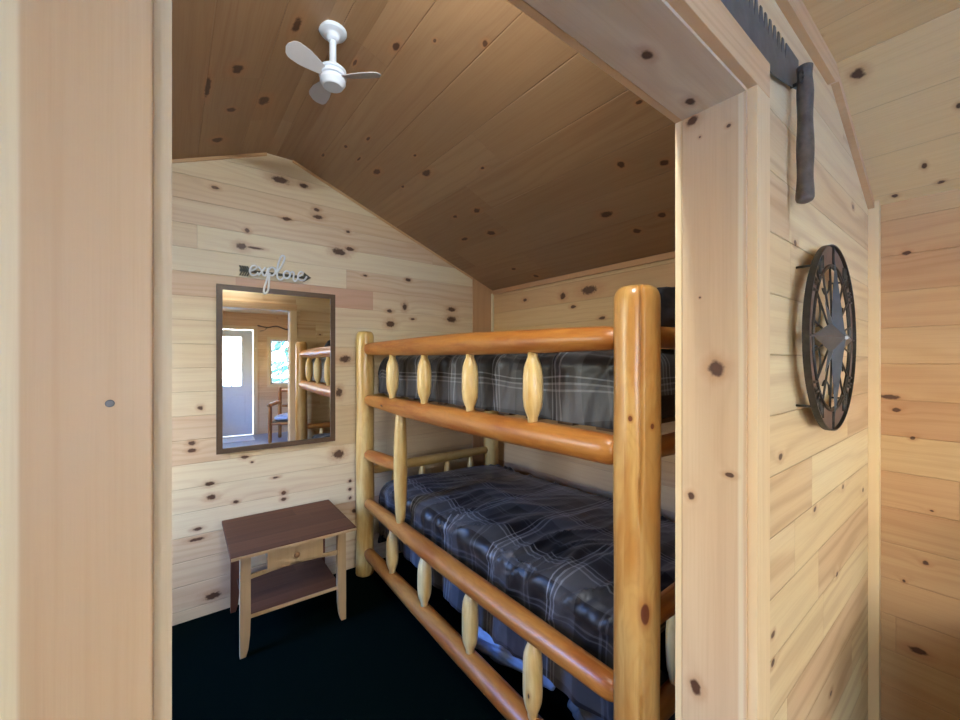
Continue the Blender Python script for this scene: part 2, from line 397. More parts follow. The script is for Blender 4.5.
X_, Y_, Z_ = (1, 0, 0), (0, 1, 0), (0, 0, 1)
M = {}
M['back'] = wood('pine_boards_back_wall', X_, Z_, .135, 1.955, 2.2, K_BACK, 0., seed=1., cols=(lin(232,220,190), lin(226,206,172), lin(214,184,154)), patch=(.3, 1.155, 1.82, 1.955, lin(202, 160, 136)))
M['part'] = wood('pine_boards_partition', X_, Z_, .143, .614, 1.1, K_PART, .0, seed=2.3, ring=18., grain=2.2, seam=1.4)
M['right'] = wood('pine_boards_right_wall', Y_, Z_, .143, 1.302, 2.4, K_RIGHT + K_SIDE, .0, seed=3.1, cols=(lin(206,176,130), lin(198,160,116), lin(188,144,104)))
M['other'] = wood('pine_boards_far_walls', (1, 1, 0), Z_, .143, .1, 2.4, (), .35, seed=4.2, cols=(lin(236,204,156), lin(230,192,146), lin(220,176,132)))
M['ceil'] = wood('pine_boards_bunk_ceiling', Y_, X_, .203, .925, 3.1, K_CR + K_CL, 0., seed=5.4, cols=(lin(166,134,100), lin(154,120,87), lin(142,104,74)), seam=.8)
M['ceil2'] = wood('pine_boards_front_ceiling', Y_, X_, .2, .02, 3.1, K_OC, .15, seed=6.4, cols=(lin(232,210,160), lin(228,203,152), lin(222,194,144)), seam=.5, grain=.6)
M['jamb'] = wood('pine_jamb_board', Z_, Y_, None, knots=K_JAMB, seed=7.7, cols=(lin(220,194,156), lin(216,188,150), lin(208,176,140)), bands=((.330, .3395, .0025, lin(226,210,178)),), ring=16., grain=.6)
M['head'] = wood('pine_header_board', X_, Y_, None, knots=K_HEAD, seed=8.1, cols=(lin(222,208,180), lin(226,208,178), lin(206,182,150)), ring=16., grain=.9)
M['casv'] = wood('pine_casing_upright', Z_, X_, None, seed=9.3, cols=(lin(236,212,170), lin(230,204,160), lin(222,190,148)), ring=30.)
M['cash'] = wood('pine_casing_head', X_, Z_, None, seed=10.3, cols=(lin(232,200,156), lin(226,192,148), lin(216,180,136)), ring=30.)
M['casl'] = wood('pine_casing_two_tone', Z_, X_, None, seed=11.3, cols=(lin(206,181,144), lin(202,176,138), lin(195,166,128)),
                 bands=((-.2, -.062, .0012, lin(224,212,176)),), ring=10., grain=.5)
M['strip'] = wood('pine_stop_strip', Z_, (1, 1, 0), None, seed=12.3, cols=(lin(222,206,172), lin(214,196,160), lin(204,182,146)))
M['trimy'] = wood('pine_trim_strip', Y_, Z_, None, seed=13.3, cols=(lin(205,165,120), lin(198,155,110), lin(186,140,100)), ring=6.)
M['trimx'] = wood('pine_trim_slope', X_, Z_, None, seed=14.3, cols=(lin(222,190,146), lin(214,178,132), lin(204,164,120)), ring=6.)
M['corner'] = wood('pine_corner_dark', Z_, X_, None, seed=15.3, cols=(lin(196,156,116), lin(184,142,104), lin(170,128,94)), ring=20., auto=.2)  # darker upright strip at the right end of the back wall
M['post'] = log_mat('peeled_log_post', lin(208,166,98), lin(184,128,62), .12, .32, 3., knots=((.775, .056, .030, .012), (1.30, .018, .008, .006), (1.28, .079, .008, .006)))
M['pale'] = log_mat('peeled_log_pale', lin(212,182,116), lin(194,150,82), .14, .3, 1.)
M['orange'] = log_mat('peeled_log_amber', lin(184,122,54), lin(156,86,30), .3, .42, 2.)
M['spindle'] = log_mat('turned_spindle_wood', lin(236,208,146), lin(220,176,98), .1, .28, 5.)
M['carpet'] = plain('dark_green_carpet', lin(4, 15, 12), 1., 0, .5, 260., .6, spec=.02)
M['vinyl'] = plain('grey_floor', lin(166, 166, 170), .5, 0, .15, 12.)
M['white'] = plain('white_paint', lin(232, 232, 228), .4, 0, .04)
M['fan'] = plain('white_enamel', lin(214, 222, 236), .3, 0, .03)
M['fanblade'] = plain('pale_grey_blade', lin(186, 184, 188), .45, 0, .05)
M['black'] = plain('black_iron', lin(74, 70, 64), .45, .6, .3, 60.)
M['steel'] = plain('saw_steel_painted', lin(104, 108, 108), .45, .2, .3, 25.)
M['grip'] = plain('dark_stained_handle', lin(104, 92, 80), .6, 0, .5, 40., .5)
M['bluesteel'] = plain('blue_grey_steel', lin(104, 116, 128), .38, .7, .2, 25.)
M['rust'] = plain('brown_grey_sheet_metal', lin(128, 108, 98), .5, .4, .25, 25.)
M['frame'] = wood('brown_mirror_frame', X_, Z_, None, seed=16., cols=(lin(88,66,46), lin(80,58,40), lin(70,50,34)), ring=60., rough=.4)
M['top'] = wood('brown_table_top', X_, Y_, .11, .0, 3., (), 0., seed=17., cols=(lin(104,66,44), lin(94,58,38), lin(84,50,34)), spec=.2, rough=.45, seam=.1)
M['maple'] = wood('pale_table_wood', Z_, X_, None, seed=18., cols=(lin(206,176,134), lin(198,168,124), lin(188,156,112)), rough=.4, grain=.5)
M['knobwood'] = plain('amber_wood_knob', lin(160, 120, 80), .35, 0, .1)
M['shade_brown'] = wood('shade_dark_table_legs', Z_, X_, None, seed=19., cols=(lin(112,66,46), lin(100,58,40), lin(92,52,36)), rough=.4)  # rear table legs: shade painted in as darker brown; couch feet share it
M['plaid'] = plaid('charcoal_plum_plaid', lin(22, 18, 20), lin(80, 79, 82), lin(150, 151, 156))
M['ticking'] = plain('mattress_ticking', lin(70, 66, 72), .8, 0, .2)
M['deck'] = plain('plywood_deck', lin(120, 90, 60), .7, 0, .3, 8.)
M['pillow'] = plain('dark_pillow_fabric', lin(44, 44, 54), .6, 0, .5, 7.)
M['bag'] = plain('pale_blue_plastic', lin(140, 154, 184), .4, 0, .35, 9., .6)
M['bag2'] = plain('grey_blanket', lin(92, 94, 100), .7, 0, .4, 9., .6)
M['sign'] = plain('grey_green_wood', lin(84, 84, 74), .7, 0, .4, 30.)
M['letters'] = plain('white_letters', lin(244, 248, 252), .4)
M['ground'] = plain('bounce_ground', lin(196, 192, 180), .9, 0, .4, 3.)  # pale tone chosen so the ground bounces daylight up to the ceilings
M['lawn'] = plain('grass_lawn', lin(96, 92, 56), .9, 0, .4, 3.)
M['leaf'] = plain('conifer_needles', lin(70, 118, 92), .8, 0, .6, 9.)
M['bark'] = plain('bark', lin(92, 74, 60), .9, 0, .5, 9.)
M['cushion'] = plain('blue_white_cushion', lin(200, 206, 226), .8, 0, .35, 24.)

def glass_pane():
    m, nt, b, out = new_mat('window_glass'); nt.nodes.remove(b)
    t = nt.nodes.new('ShaderNodeBsdfTransparent'); g = nt.nodes.new('ShaderNodeBsdfGlossy'); g.inputs['Roughness'].default_value = .02
    f = nt.nodes.new('ShaderNodeFresnel'); f.inputs[0].default_value = 1.25
    mx = nt.nodes.new('ShaderNodeMixShader')
    nt.links.new(f.outputs[0], mx.inputs[0]); nt.links.new(t.outputs[0], mx.inputs[1]); nt.links.new(g.outputs[0], mx.inputs[2]); nt.links.new(mx.outputs[0], out.inputs[0])
    return m
M['glass'] = glass_pane()
m, nt, b, out = new_mat('mirror_glass'); b.inputs['Metallic'].default_value = 1.; b.inputs['Roughness'].default_value = .012
b.inputs['Base Color'].default_value = (.9, .92, .92, 1); M['mirror'] = m

# ------------------------------------------------------------------ room shell
DOORH = (.02, .93, 0., 2.05)
WIN = {'window_1': ('y', 1.224, 1.86, .97, 1.87), 'window_2': ('y', W2[0], W2[1], W2[2], W2[3]),
       'unseen_window_3': ('x', W3[0], W3[1], W3[2], W3[3]), 'unseen_window_4': ('x', W4[0], W4[1], W4[2], W4[3])}  # left-wall windows are unseen, added for the side daylight they admit
struct('floor', boxes((XL - T, XR + T, YP0 + .06, YB + T, -.1, 0.)), M['carpet'])
struct('floor.001', boxes((XL - T, XR + T, YF - T, YP0 + .06, -.1, 0.)), M['vinyl'])
struct('wall_back', prism(bmesh.new(), [(XL - T, 0), (XR + T, 0), (XR + T, zc(XR + T)), (XRR, ZR), (XRL, ZR), (XL - T, zc(XL - T))], 'y', YB, YB + T), M['back'])
struct('wall_right', boxes((XR, XR + T, YF, YB, 0, 2.12)), M['right'])
struct('wall_left', wall_holes('x', YF, YB, 0, 2.12, XL - T, XL, [WIN['unseen_window_3'][1:], WIN['unseen_window_4'][1:]]), M['other'])
struct('wall_entrance', wall_holes('y', XL - T, XR + T, 0, 2.5, YF - T, YF, [DOORH, WIN['window_1'][1:], WIN['window_2'][1:]]), M['other'])
# partition with the doorway; top follows the bunk-room gable
jt = .019
bm = bmesh.new()
for (a, b_) in ((XL, -jt), (XJ + jt, XR)):
    prism(bm, [(a, 0), (b_, 0), (b_, zc(b_) + .02), *([(XRR, ZR + .02), (XRL, ZR + .02)] if a < XRL < XRR < b_ else []), (a, zc(a) + .02)], 'y', YP0, YP1)
prism(bm, [(-jt, ZJ + jt), (XJ + jt, ZJ + jt), (XJ + jt, zc(XJ + jt) + .02), (XRR, ZR + .02), (XRL, ZR + .02), (-jt, zc(-jt) + .02)], 'y', YP0, YP1)
struct('wall_partition', bm, M['part'])
# ceilings
tk = .05
xs = [XL - T, XRL, XRR, XR + T]
bm = prism(bmesh.new(), [(x, zc(x)) for x in xs] + [(x, zc(x) + tk) for x in reversed(xs)], 'y', YP1, YB + T)
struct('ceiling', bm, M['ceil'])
xk2 = XL + XR - XK
xs = [XL - T, xk2, XK, XR + T]
bm = prism(bmesh.new(), [(x, zo(x)) for x in xs] + [(x, zo(x) + tk) for x in reversed(xs)], 'y', YF - T, YP0)
struct('ceiling.001', bm, M['ceil2'])
# jambs and header
struct('trim_1', boxes((XJ, XJ + jt, YP0, YP1 - .002, 0, ZJ)), M['jamb'])
struct('trim_2', boxes((-jt, 0., YP0, YP1 - .002, 0, ZJ)), M['strip'])
struct('trim_3', boxes((-jt, XJ + jt, YP0, YP1 - .002, ZJ, ZJ + jt)), M['head'])
# front-room casing
cd = .019
struct('trim_7', boxes((XJ + .005, XJ + .080, YP0 - cd, YP0, 0, ZJ + .005), bev=.0012), M['casv'])
o = struct('trim_8', boxes((-.084, -.009, YP0 - cd, YP0, 0, ZJ + .005), bev=.0012), M['casl'])
bm = lathe(bmesh.new(), [(.0021, -.0005), (.0021, .0004), (.0016, .0007), (.0005, .0009)], (0, 0, 0), 18)
bmesh.ops.transform(bm, matrix=Matrix.Translation((-.0277, YP0 - cd, 1.4355)) @ Matrix.Rotation(PI / 2, 4, 'X'), verts=bm.verts)
nail = obj('nail_head', bm, M['steel'], o); nail['label'] = 'small grey nail head'
struct('trim_9', boxes((-.084, XJ + .080, YP0 - cd, YP0, ZJ + .006, ZJ + .081), bev=.0012), M['cash'])
# bunk-room casing on the partition
struct('trim_4', boxes((XJ + .002, XJ + .075, YP1, YP1 + .016, 0, ZJ + .0015), bev=.001), M['casv'])
struct('trim_5', boxes((-.075, -.002, YP1, YP1 + .016, 0, ZJ + .0015), bev=.001), M['casv'])
struct('trim_6', boxes((-.075, XJ + .075, YP1, YP1 + .016, ZJ + .002, ZJ + .076), bev=.001), M['cash'])
# front-room corner post, ceiling trims on the partition
struct('trim_10', boxes((XR - .036, XR, YP0 - .033, YP0, 0, zo(XR - .036) - .003), bev=.002), M['casv'])
bm = prism(bmesh.new(), [(XJ + .0, ZF - .062), (XK - .01, ZF - .062), (XK + .03, ZF - .045), (XK + .03, zo(XK + .03)), (XK, ZF), (XJ, ZF)], 'y', YP0 - cd, YP0)
struct('trim_11', bm, M['cash'])
bm = prism(bmesh.new(), [(XK + .03, zo(XK + .03) - .03), (XR - .001, zo(XR) - .03), (XR - .001, zo(XR)), (XK + .03, zo(XK + .03))], 'y', YP0 - cd, YP0)
struct('trim_12', bm, M['trimx'])
# bunk-room trims
bm = prism(bmesh.new(), [(XRR, ZR - .013), (2.05, zc(2.05) - .013), (2.05, zc(2.05)), (XRR, ZR)], 'y', YB - .011, YB)
struct('trim_13', bm, M['trimx'])
bm = prism(bmesh.new(), [(XRL, ZR - .018), (XL, zc(XL) - .018), (XL, zc(XL)), (XRL, ZR)], 'y', YB - .011, YB)
struct('trim_14', bm, M['trimx'])
struct('trim_15', prism(bmesh.new(), [(2.052, 0), (XR, 0), (XR, zc(XR)), (2.052, zc(2.052))], 'y', YB - .008, YB), M['corner'])
struct('trim_16', boxes((XR - .020, XR, YB - .03, YB - .008, 0, zc(XR) - .03), bev=.002), M['strip'])
struct('trim_17', boxes((XR - .016, XR, YP1, YB - .03, zc(XR) - .04, zc(XR) - .002), bev=.002), M['trimy'])

# entrance door
def entrance_door():
    x0, x1, z1 = DOORH[0], DOORH[1], DOORH[3]
    y0, y1 = YF - .05, YF - .01
    lx0, lx1, lz0, lz1 = .22, .73, .96, 1.90
    d = struct('door_1', wall_holes('y', x0 + .01, x1 - .01, .01, z1 - .01, y0, y1, [(lx0, lx1, lz0, lz1)]), M['white'])
    bm = bmesh.new()
    for i in (1, 2): box(bm, lx0 + (lx1 - lx0) * i / 3 - .008, lx0 + (lx1 - lx0) * i / 3 + .008, y0 + .01, y1, lz0, lz1)
    for i in (1, 2): box(bm, lx0, lx1, y0 + .01, y1, lz0 + (lz1 - lz0) * i / 3 - .008, lz0 + (lz1 - lz0) * i / 3 + .008)
    obj('muntin_bars', bm, M['white'], d)
    obj('pane', boxes((lx0, lx1, y0 + .012, y0 + .016, lz0, lz1)), M['glass'], d)
    for a in (.16, .52): obj('panel', boxes((a, a + .27, y1 - .002, y1 + .008, .2, .78), bev=.004), M['white'], d)
    bm = bmesh.new(); tube(bm, [(.1, y1, .98), (.1, y1 + .05, .98)], [.02, .028], 16)
    obj('knob', bm, M['bluesteel'], d)
    obj('door_frame', wall_holes('y', x0 - .07, x1 + .07, 0, z1 + .07, YF - .001, YF + .018, [(x0, x1, 0, z1)]), M['casv'], d)
entrance_door()
for nm, (ax, a0, a1, z0, z1) in WIN.items():
    f = .035; t0 = (YF - .08, YF - .03) if ax == 'y' else (XL - .08, XL - .03)
    w = wall_holes(ax, a0, a1, z0, z1, t0[0], t0[1], [(a0 + f, a1 - f, z0 + f, z1 - f)])
    wo = struct(nm, w, M['white'])
    bm = bmesh.new()
    for i in range(1, 3):
        a = a0 + (a1 - a0) * i / 3
        if ax == 'y': box(bm, a - .008, a + .008, t0[0] + .01, t0[1] - .01, z0 + f, z1 - f)
        else: box(bm, t0[0] + .01, t0[1] - .01, a - .008, a + .008, z0 + f, z1 - f)
    for i in range(1, 4):
        z = z0 + (z1 - z0) * i / 4
        if ax == 'y': box(bm, a0 + f, a1 - f, t0[0] + .01, t0[1] - .01, z - .008, z + .008)
        else: box(bm, t0[0] + .01, t0[1] - .01, a0 + f, a1 - f, z - .008, z + .008)
    obj('muntin_bars', bm, M['white'], wo)
    ym = (t0[0] + t0[1]) / 2
    obj('pane', boxes((a0 + f, a1 - f, ym - .002, ym + .002, z0 + f, z1 - f)) if ax == 'y' else boxes((ym - .002, ym + .002, a0 + f, a1 - f, z0 + f, z1 - f)), M['glass'], wo)
    c = .055
    if ax == 'y': cb = wall_holes('y', a0 - c, a1 + c, z0 - c, z1 + c, YF - .001, YF + .018, [(a0, a1, z0, z1)])
    else: cb = wall_holes('x', a0 - c, a1 + c, z0 - c, z1 + c, XL - .001, XL + .018, [(a0, a1, z0, z1)])
    obj('window_casing', cb, M['casv'], wo)

# ------------------------------------------------------------------ bunk bed
BX0, BX1, BY0, BY1 = 1.05, 2.165, .632, 2.655
bed = empty('bunk_bed', ((BX0 + BX1) / 2, (BY0 + BY1) / 2, 0))
tag(bed, 'honey-coloured peeled log bunk bed with turned spindles, standing against the right wall', 'bunk bed')
BL = Vector(bed.location)
def rel(p): return Vector(p) - BL
def part(name, bm, mat, parent=None):
    return obj(name, bm, mat, parent or bed, smooth=False)
def post(x, y, r, ztop, seg=40, crack=False, mat='pale', seed=0.):
    zs = [0, .01] + [.02 + i * (ztop - .06) / 60 for i in range(61)] + [ztop - .028, ztop - .016, ztop - .007, ztop - .001]
    rr = []
    for z in zs:
        q = r
        if z > ztop - .04: q = r * (.62 + .38 * math.sqrt(max(1 - ((z - ztop + .04) / .04) ** 2, 0)))
        if z < .01: q = r * .96
        rr.append(q)
    bm = bmesh.new()
    rings = tube(bm, [rel((x, y, z)) for z in zs], rr, seg, .07, seed)
    if crack:
        # drying crack facing the doorway
        for i, ring in enumerate(rings):
            z = zs[i]
            if .55 < z < 1.0: dep = 0.002
            elif z >= 1.0: dep = .016
            else: dep = .014
            k = int(round(seg * (crack + .004 * math.sin(z * 5.))))
            c = rel((x, y, z)); v = ring[k % seg]; dr = (v.co - c).normalized()
            v.co -= dr * dep; v2 = ring[(k + 1) % seg]; v2.co -= (v2.co - c).normalized() * dep * .8
    return bm
part('post', post(BX0, BY0, .0625, 1.668, 104, .113, 'post', 1.), M['post'])
part('post', post(BX0, BY1, .060, 1.655, 40, False, 'pale', 2.), M['pale'])
part('post', post(BX1, BY0, .062, 1.66, 40, False, 'pale', 3.), M['pale'])
part('post', post(BX1, BY1, .062, 1.66, 40, False, 'pale', 4.), M['pale'])
ya, yb = BY0 + .050, BY1 - .045
def rail(x, z0, z1, r0, rm, r1, bow, seed):   # z0 near end, z1 far end
    part('rail', log_bm(rel((x, ya, z0)), rel((x, yb, z1)), r0, rm, r1, bow, .05, 44, 32, .05, seed), M['orange'])
rail(BX0, 1.525, 1.533, .036, .050, .040, (0, 0, .004), 1.)
rail(BX0, 1.190, 1.193, .046, .052, .036, (0, 0, -.008), 2.)
rail(BX0, .476, .495, .040, .047, .036, (0, 0, -.014), 3.)
rail(BX0, .100, .160, .042, .046, .036, (0, 0, -.004), 4.)
rail(BX1, 1.525, 1.533, .040, .046, .040, (0, 0, 0), 5.)
rail(BX1, 1.190, 1.193, .040, .048, .040, (0, 0, 0), 6.)
rail(BX1, .476, .495, .040, .046, .040, (0, 0, 0), 7.)
rail(BX1, .130, .160, .040, .046, .040, (0, 0, 0), 8.)
SY = (1.046, 1.436, 1.842, 2.226)
for i, y in enumerate(SY):
    part('spindle', spindle_bm(rel((BX0, y, 1.226)), rel((BX0, y, 1.494)), .036, .019, i), M['spindle'])
    t = (y - ya) / (yb - ya)
    part('spindle', spindle_bm(rel((BX0, y, .132 + .055 * t)), rel((BX0, y, .446)), .036, .019, i + 5), M['spindle'])
# ladder upright between the middle rails and the short guard rail
part('ladder_upright', log_bm(rel((BX0, 2.119, .505)), rel((BX0, 2.119, 1.158)), .024, .040, .030, (0, 0, 0), .04, 14, 20, .05, 3.), M['pale'])
part('guard_rail', log_bm(rel((BX0, 2.10, .845)), rel((BX0, yb, .822)), .032, .040, .034, (0, 0, 0), .04, 14, 24, .05, 3.), M['orange'])
# end rails (far end and near end)
def end_rail(y, z, r, mat, seed):
    part('end_rail', log_bm(rel((BX0 + .045, y, z)), rel((BX1 - .045, y, z)), r * .8, r, r * .8, (0, 0, 0), .04, 24, 24, .05, seed), M[mat])
for y, mt in ((BY1, 'pale'), (BY0, 'orange')):
    for z in (.70, .40, 1.195, 1.53): end_rail(y, z, .037, mt, z * 7 + y)
    for k in range(4):
        x = BX0 + .22 + k * .225
        part('spindle', spindle_bm(rel((x, y, .415)), rel((x, y, .685)), .026, .015, k + y), M['spindle'])
for k in range(11):
    y = .80 + k * .17
    part('slat', boxes((1.140 - BL.x, 2.075 - BL.x, y - .035 - BL.y, y + .035 - BL.y, 1.224, 1.240)), M['deck'])
    part('slat', boxes((1.140 - BL.x, 2.075 - BL.x, y - .035 - BL.y, y + .035 - BL.y, .514, .530)), M['deck'])

# mattresses and comforters
def mattress(name, z0, z1, label, grp=None):
    bm = boxes((-.44, .44, -.90, .90, 0, z1 - z0), bev=.03)
    o = obj(name, bm, M['ticking'], None, (1.61, (BY0 + BY1) / 2, z0))
    tag(o, label, 'mattress', grp)
mattress('mattress', 1.241, 1.42, 'grey mattress on the top bunk, covered by the plaid comforter')
mattress('mattress', .531, .575, 'grey mattress on the bottom bunk, covered by the wrinkled comforter')

def comforter(name, x0, x1, y0, y1, ztop, drops, R, seed, label, fold, crown=0., hemfun=None):
    """draped cover; drops = depth of the front, back, near, far sides"""
    def path(a0, a1, d0, d1, step):
        out = []
        n0 = max(int(d0 / step), 1)
        for i in range(n0): out.append((a0, -(d0 + R * .0) + (d0 - R) * i / n0, 'd'))
        m = 7
        for i in range(m):
            t = PI / 2 * i / m; out.append((a0 + R * (1 - math.cos(t)), -R + R * math.sin(t), 'c'))
        n1 = int((a1 - a0 - 2 * R) / step)
        for i in range(n1 + 1): out.append((a0 + R + (a1 - a0 - 2 * R) * i / n1, 0., 't'))
        for i in range(1, m + 1):
            t = PI / 2 * i / m; out.append((a1 - R + R * math.sin(t), -R + R * math.cos(t), 'c'))
        n2 = max(int(d1 / step), 1)
        for i in range(1, n2 + 1): out.append((a1, -R - (d1 - R) * i / n2, 'd'))
        return out
    px = path(x0, x1, drops[0], drops[1], .014); py = path(y0, y1, drops[2], drops[3], .014)
    bm = bmesh.new(); lay = bm.loops.layers.uv.verify()
    G = []; ox, oy = (x0 + x1) / 2, (y0 + y1) / 2
    lx = [0.]; ly = [0.]
    for i in range(1, len(px)): lx.append(lx[-1] + math.hypot(px[i][0] - px[i - 1][0], px[i][1] - px[i - 1][1]))
    for i in range(1, len(py)): ly.append(ly[-1] + math.hypot(py[i][0] - py[i - 1][0], py[i][1] - py[i - 1][1]))
    for i, (x, dx, kx) in enumerate(px):
        row = []
        for j, (y, dy, ky) in enumerate(py):
            z = ztop + dx + dy
            lo = ztop - max(drops[0] if dx < 0 else 0, drops[2 if y < oy else 3] if dy < 0 else 0)
            if z < lo: z = lo
            u, v = lx[i], ly[j]
            # slanting creases gathered towards the front edge
            q = v * 1. + .35 * u + .12 * noise.noise(Vector((u * 3.3, v * 3.3, seed)))
            w = noise.noise(Vector((q * 9., u * 1.3, seed)))
            cr = 1 - abs(noise.noise(Vector((q * 7., u * 1.2, seed + 4)))) * 3.
            cr = max(cr, 0.) ** 1.8 + .35 * max(1 - abs(noise.noise(Vector((q * 15., u * 2., seed + 6)))) * 3., 0.) ** 2
            soft = noise.noise(Vector((u * 2.6, v * 2.6, seed + 9)))
            amp = fold * (1. if kx != 't' else max(.25, 1 - (x - x0 - R) / .75))
            h = amp * (w * .45 + cr * 1.15) + soft * fold * .8
            nz_ = 1. if kx == 't' else (.7 if kx == 'c' else .0)
            nx_ = -1. if (kx == 'd' and x < ox) else (-.7 if (kx == 'c' and x < ox) else 0.)
            if kx == 'd': h = fold * .6 * noise.noise(Vector((v * 15., u * .9, seed + 2))) + fold * .5 * w + fold * .55 * cr
            cw = crown * max(0., 1 - ((x - ox) / ((x1 - x0) / 2)) ** 2) * max(0., 1 - ((y - oy) / ((y1 - y0) / 2)) ** 4)
            hem = 0.
            if kx == 'd' and x < ox and hemfun: hem = hemfun(y) * (-dx / drops[0])
            ny_ = 0.
            if ky == 'd' : nz_ *= .2
            vx = x + nx_ * (h - fold * .6) * 1.; vy = y
            vz = z + nz_ * h + cw + hem
            row.append(bm.verts.new((vx - ox, vy - oy, vz - ztop)))
        G.append(row)
    for i in range(len(px) - 1):
        for j in range(len(py) - 1):
            f = bm.faces.new((G[i][j], G[i + 1][j], G[i + 1][j + 1], G[i][j + 1])); f.smooth = True
            for l, (a, c) in zip(f.loops, ((i, j), (i + 1, j), (i + 1, j + 1), (i, j + 1))): l[lay].uv = (lx[a] + .03 * noise.noise(Vector((lx[a] * 4, ly[c] * 4, seed))), ly[c] + .035 * noise.noise(Vector((lx[a] * 3, ly[c] * 4, seed + 5))))
    o = obj(name, bm, M['plaid'], None, (ox, oy, ztop))
    tag(o, label, 'comforter')
    return o
comforter('comforter', 1.125, 2.095, .715, 2.60, 1.485, (.25, .15, .15, .20), .055, 2.,
          'charcoal plaid comforter tucked in on the top bunk', .012, .01)
comforter('comforter', 1.116, 2.10, .715, 2.575, .612, (.36, .15, .10, .40), .05, 7.,
          'rumpled charcoal plaid comforter draped over the bottom bunk', .023, .03, lambda y: .03 * math.sin(y * 3.1))

def blob(name, dims, mat, loc, rz, seed, amp, label, cat, parent=None, rx=0.):
    bm = bmesh.new(); bmesh.ops.create_icosphere(bm, subdivisions=5, radius=1.)
    for v in bm.verts:
        p = v.co.copy()
        q = Vector([math.copysign(abs(c) ** .62, c) for c in p])
        k = 1 + amp * (1 - 2.2 * abs(noise.noise(p * 1.8 + Vector((seed, 0, 0))))) + amp * .6 * noise.noise(p * 5 + Vector((seed, 3, 0)))
        thin = (1 - .55 * max(abs(q.x), abs(q.y)) ** 4)
        v.co = Vector((q.x * dims[0], q.y * dims[1], q.z * dims[2] * thin)) * k
    zmin = min(v.co.z for v in bm.verts)
    for v in bm.verts: v.co.z -= zmin
    for f in bm.faces: f.smooth = True
    o = obj(name, bm, M[mat], parent, loc); o.rotation_euler = (rx, 0, rz)
    return tag(o, label, cat)
blob('pillow', (.30, .060, .11), 'pillow', (1.58, .765, 1.502), .0, 3., .08, 'dark pillow on the top bunk, peeping out beside the near log post', 'pillow')
blob('plastic_bag', (.15, .26, .085), 'bag', (1.36, 1.42, .001), .25, 6., .16, 'pale blue plastic bag stored under the bottom bunk', 'bag')
blob('blanket', (.19, .20, .10), 'bag2', (1.42, .86, .001), -.15, 11., .16, 'bunched grey blanket on the floor under the near end of the bed', 'blanket')

# ------------------------------------------------------------------ end table
tb = empty('end_table', (.526, 2.480, 0), math.radians(-1.2))
tag(tb, 'small brown-topped end table with one drawer and a lower shelf, under the mirror', 'table')
H_ = .525
obj('tabletop', boxes((-.302, .302, -.276, .276, H_ - .020, H_), bev=.004), M['top'], tb)
obj('top_edge', wall_holes('y', -.300, .300, H_ - .0185, H_ - .004, -.2785, -.2761, []), M['maple'], tb)
def leg(x, y, front, mat):
    s = -1 if x < 0 else 1
    w, d = .046, .03
    bm = bmesh.new()
    prof = []
    # outer edge splays slightly; inner edge tapers to a narrow foot
    inn = [(.0, .46), (.0, .55), (.001, .75), (.007, .92), (.016, 1.)]
    xt, xb = x, x + s * .001
    P = []
    for t in (0, .25, .5, .75, 1.): P.append((xt + (xb - xt) * t, (H_ - .021) * (1 - t)))
    Q = []
    for off, t in ((0, 0.), (0, .45), (.0, .6), (.003, .8), (.010, .93), (.020, 1.)):
        Q.append((xt + (xb - xt) * t - s * (w - off), (H_ - .021) * (1 - t)))
    prism(bm, P + list(reversed(Q)), 'y', y, y + d)
    es = [e for e in bm.edges]; bmesh.ops.bevel(bm, geom=es, offset=.0015, segments=1, affect='EDGES')
    obj('leg', bm, M[mat], tb)
leg(-.258, -.228, True, 'maple'); leg(.256, -.228, True, 'maple')
leg(-.262, .215, False, 'shade_brown'); leg(.262, .215, False, 'shade_brown')
obj('shelf', boxes((-.232, .232, -.205, .235, .176, .190), bev=.002), M['top'], tb)
obj('shelf_edge', boxes((-.226, .226, -.212, -.2055, .175, .191)), M['maple'], tb)
# arched apron strip, drawer, hidden runners
pts = [0] + [(-.213 + .424 * i / 20, .372 + .016 * math.sin(PI * i / 20)) for i in range(21)] + [0]
up = [(-.213 + .424 * i / 20, .394 + .006 * math.sin(PI * i / 20)) for i in range(21)]
bm = prism(bmesh.new(), pts[1:-1] + list(reversed(up)), 'y', -.218, -.206)
obj('apron', bm, M['maple'], tb)
obj('top_rail', boxes((-.213, .211, -.219, -.200, .492, H_ - .0205)), M['maple'], tb)
dr = obj('drawer', boxes((-.140, .130, -.234, -.219, .402, .490), (-.125, .115, -.219, .17, .410, .485), bev=.002), M['maple'], tb)
bm = lathe(bmesh.new(), [(.006, -.001), (.006, .010), (.013, .016), (.015, .022), (.011, .028), (.003, .030)], seg=24)
bmesh.ops.transform(bm, matrix=Matrix.Translation((-.005, -.234, .448)) @ Matrix.Rotation(PI / 2, 4, 'X'), verts=bm.verts)
obj('knob', bm, M['knobwood'], dr)

# ------------------------------------------------------------------ mirror
mw, mh = .670, .985
mr = empty('wall_mirror', (.538, 2.752, 1.4075 - mh / 2), -math.radians(1.55))
tag(mr, 'rectangular mirror in a thin brown wooden frame on the pine wall', 'mirror')
fw = .030
obj('mirror_frame', wall_holes('y', -mw / 2, mw / 2, 0, mh, -.012, .008, [(-mw / 2 + fw, mw / 2 - fw, fw, mh - fw)]), M['frame'], mr)
obj('mirror_glass', boxes((-mw / 2 + fw - .004, mw / 2 - fw + .004, -.005, .001, fw - .004, mh - fw + .004)), M['mirror'], mr)

